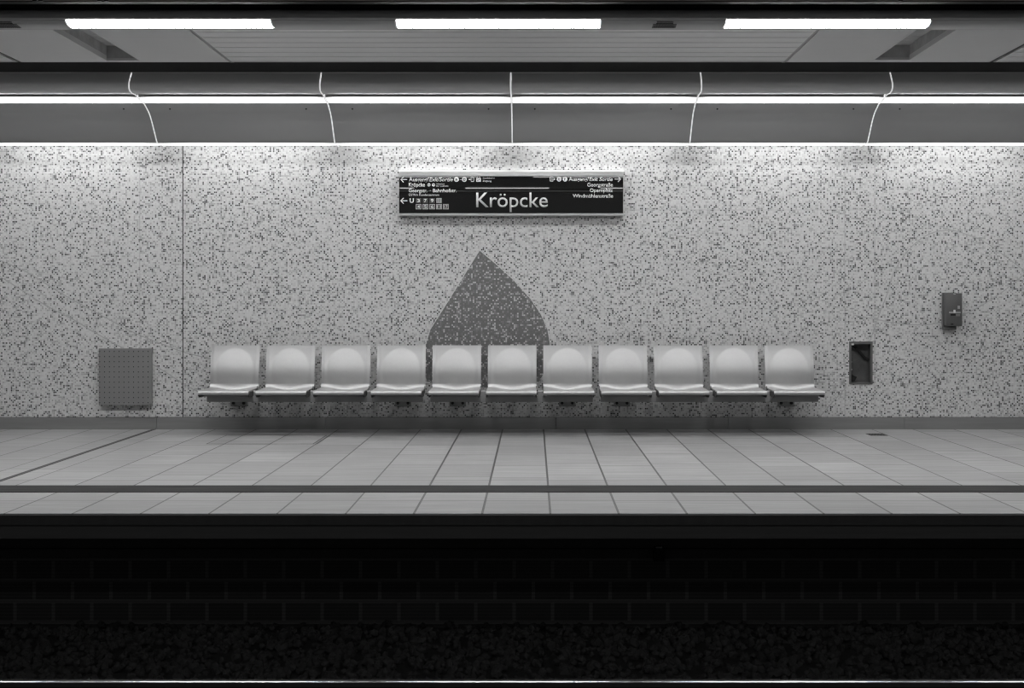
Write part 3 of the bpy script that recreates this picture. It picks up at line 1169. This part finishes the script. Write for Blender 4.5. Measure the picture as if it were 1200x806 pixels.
cb(1111.9, 365.0, 1125.8, 371.2, 0.002, M['callbox_side'], 'slot_plate')
cb(1112.2, 365.0, 1125.6, 367.0, 0.006, M['letter_dim'], 'slot_lid', 0.005)
cb(1117.2, 362.9, 1119.6, 366.4, 0.008, M['letter'], 'key_tab')
cb(1114.0, 367.6, 1119.8, 369.8, 0.003, M['black'], 'slot')
cb(1120.2, 367.8, 1124.8, 370.4, 0.004, M['pegboard'], 'slot_plate')
cb(1122.2, 358.2, 1124.9, 361.8, 0.002, M['letter_dim'], 'label')
cb(1117.4, 343.8, 1119.9, 345.0, 0.002, M['letter_dim'], 'top_catch')
cb(1114.4, 379.2, 1117.2, 380.4, 0.002, M['black'], 'bottom_catch')

# ---- loudspeaker grilles in the lamp channel
t = thing('speaker_grille', 'small dark loudspeaker grille in lamp channel right of the middle strip light', 'speaker', (0.97, 11.40 - DW, 3.28), 'loudspeaker grilles in the lamp channel')
bm = bmesh.new()
hole = bmesh.new()
xc = P(778.4, 0, 11.4)[0]
gp = [(11.312, 3.304), (11.345, 3.2905), (11.40, 3.2855), (11.455, 3.2825)]
prism_x(bm, [(a - DW, b) for a, b in gp] + [(a - DW, b + 0.006) for a, b in gp[::-1]], xc - 0.062, xc + 0.062)
prism_x(bm, [(a - DW, b) for a, b in gp[1:]] + [(a - DW, b + 0.006) for a, b in gp[:0:-1]], xc - 0.088, xc - 0.0625)
prism_x(bm, [(a - DW, b) for a, b in gp[1:]] + [(a - DW, b + 0.006) for a, b in gp[:0:-1]], xc + 0.0625, xc + 0.088)
part('grille_plate', bm, M['darkgrey'], t)
for r_ in range(9):
    f = r_ / 8 * 2.9
    i = min(2, int(f)); q = f - i
    dd = gp[i][0] + (gp[i + 1][0] - gp[i][0]) * q; zz = gp[i][1] + (gp[i + 1][1] - gp[i][1]) * q
    half = 0.056 + 0.026 * r_ / 8
    n = 15
    for k in range(n):
        x = xc - half + 2 * half * (k + 0.5 * (r_ % 2)) / n
        cyl(hole, (x, dd - DW, zz - 0.0016), (x, dd - DW, zz + 0.003), 0.0032, 6)
part('perforation', hole, M['black'], t)
g0 = t
copy_thing(g0, (g0.location.x - xc + P(8.5, 0, 11.4)[0], g0.location.y, g0.location.z), 'small dark loudspeaker grille in lamp channel at the far left edge')

# ---- floor hatch and drain cover
d_a, d_b = 13.43, 14.30
bm = bmesh.new()
t = thing('floor_hatch', 'large tiled access hatch outlined in the platform floor in front of left bench', 'hatch', (-2.4, 13.86 - DW, 0.0))
hx0, hx1, hy0, hy1 = -2.85, -1.93, d_a - DW, d_b - DW
box(bm, hx0, hx1, hy0, hy1, -0.02, 0.0012)
part('hatch_cover', bm, M['floor'], t)
bm = bmesh.new()
w = 0.010
for a, b, c, e in ((hx0 - w, hx0, hy0 - w, hy1 + w), (hx1, hx1 + w, hy0 - w, hy1 + w), (hx1 + 0.035, hx1 + 0.042, hy0 - w, hy1 + w), (hx0, hx1, hy0 - w, hy0), (hx0, hx1, hy1, hy1 + w)):
    box(bm, a, b, c, e, -0.02, 0.0016)
part('frame', bm, M['darkgrey'], t)
t = thing('drain_cover', 'small dark drain cover in the floor near the wall below the niche', 'drain', (3.21, 14.36 - DW, 0.0))
bm = bmesh.new(); box(bm, 3.13, 3.29, 14.25 - DW, 14.47 - DW, -0.01, 0.003, 0.001)
part('plate', bm, M['edge_low'], t)
bm = bmesh.new()
for k in range(5):
    box(bm, 3.145 + k * 0.028, 3.160 + k * 0.028, 14.27 - DW, 14.45 - DW, 0.0028, 0.0036)
part('slots', bm, M['black'], t)

# ================================================================== TOP OF THE FRAME: cable tray over the track edge
t = thing('cable_tray', 'dark cable tray running along the top edge of the picture', 'cable tray', (0, 10.95 - DW, 3.37))
bm = bmesh.new()
prism_x(bm, [(10.93 - DW, 3.376), (10.93 - DW, 3.46), (10.94 - DW, 3.46), (10.94 - DW, 3.386), (11.02 - DW, 3.386), (11.02 - DW, 3.376)], XL, XR)
part('tray', bm, M['black'], t)
bm = bmesh.new()
cyl(bm, (XL, 10.915 - DW, 3.386), (XR, 10.915 - DW, 3.386), 0.005, 12)
part('conduit', bm, M['pegboard'], t, smooth=60)
for px in (41, 48, 117, 125, 1055):
    bm = bmesh.new()
    x = P(px, 0, 10.92)[0]
    box(bm, x - 0.014, x + 0.014, 10.900 - DW, 10.93 - DW, 3.374, 3.43, 0.002)
    part('clip', bm, M['black'], t)

# ================================================================== BELOW THE PLATFORM
t = thing('junction_box', 'small black box under the platform edge, below the seventh seat', 'box', (P(772, 0, 9.9)[0], -5.08, -0.43))
xc = P(772, 0, 9.9)[0]
bm = bmesh.new(); box(bm, xc - 0.035, xc + 0.035, -5.12, -5.06, -0.43, -0.345, 0.004)
part('body', bm, M['black'], t)
bm = bmesh.new(); box(bm, xc - 0.02, xc + 0.02, -5.122, -5.08, -0.345, -0.333, 0.002)
part('lid', bm, M['metal_dark'], t)

# ---- rail
t = thing('rail', 'steel rail with a shiny head along the bottom edge of the picture', 'rail', (0, 8.285 - DW, -0.955))
yc = 8.285 - DW
zt = -0.80


def railp(pts):
    return [(yc + a, zt + b) for a, b in pts]


bm = bmesh.new()
prism_x(bm, railp([(-0.033, -0.006), (-0.035, -0.030), (-0.009, -0.046), (-0.008, -0.125), (-0.062, -0.146), (-0.062, -0.156), (0.062, -0.156), (0.062, -0.146), (0.008, -0.125),
                   (0.009, -0.046), (0.035, -0.030), (0.033, -0.006)]), XL, XR)
part('rail_body', bm, M['rust'], t)
bm = bmesh.new()
prism_x(bm, railp([(-0.033, -0.0059), (-0.028, -0.0025), (-0.015, -0.0006), (0.0, 0.0), (0.015, -0.0006), (0.028, -0.0025), (0.033, -0.0059)]), XL, XR)
part('running_surface', bm, M['railhead'], t, smooth=40)

# ---- ballast
rnd = random.Random(5)
protos = []
for k in range(8):
    b = bmesh.new()
    bmesh.ops.create_icosphere(b, subdivisions=1, radius=1.0)
    for v in b.verts:
        v.co = Vector((v.co.x * rnd.uniform(0.75, 1.25), v.co.y * rnd.uniform(0.75, 1.25), v.co.z * rnd.uniform(0.55, 1.0)))
    b.verts.ensure_lookup_table()
    protos.append(([v.co.copy() for v in b.verts], [[v.index for v in f.verts] for f in b.faces]))
    b.free()
verts, faces = [], []


def bed_z(y):
    # stones banked against the wall, lower beside the rail
    t_ = min(1.0, max(0.0, (y + 6.55) / 1.5))
    return -0.925 + 0.075 * t_


from mathutils import Euler
N = 9000
for i in range(N):
    x = rnd.uniform(-5.6, 5.4)
    y = rnd.uniform(-7.1, -5.01)
    if abs(y - yc) < 0.125:
        continue
    r_ = rnd.uniform(0.018, 0.036)
    rot = Euler((rnd.uniform(0, 6.28), rnd.uniform(0, 6.28), rnd.uniform(0, 6.28))).to_matrix()
    z = bed_z(y) + rnd.uniform(-0.035, 0.008) - r_ * 0.4
    vs, fs = protos[i % 8]
    o_ = len(verts)
    for v in vs:
        w_ = rot @ (v * r_)
        verts.append((x + w_.x, min(y + w_.y, -5.003), z + w_.z))
    for f in fs:
        faces.append([q + o_ for q in f])
me = bpy.data.meshes.new('ballast')
me.from_pydata(verts, [], faces); me.update()
me.materials.append(M['stone'])
bal = bpy.data.objects.new('ballast', me); COL.objects.link(bal)
tag(bal, 'dark broken stone ballast between the rail and the platform wall', 'ballast', kind='stuff')
# sloping bed under the stones
bm = bmesh.new()
prism_x(bm, [(-7.2, -0.969), (-7.2, -0.957), (-6.55, -0.957), (-5.05, -0.885), (-5.001, -0.885), (-5.001, -0.969)], XL, XR)
struct('floor_ballast_bed', bm, M['bed'])
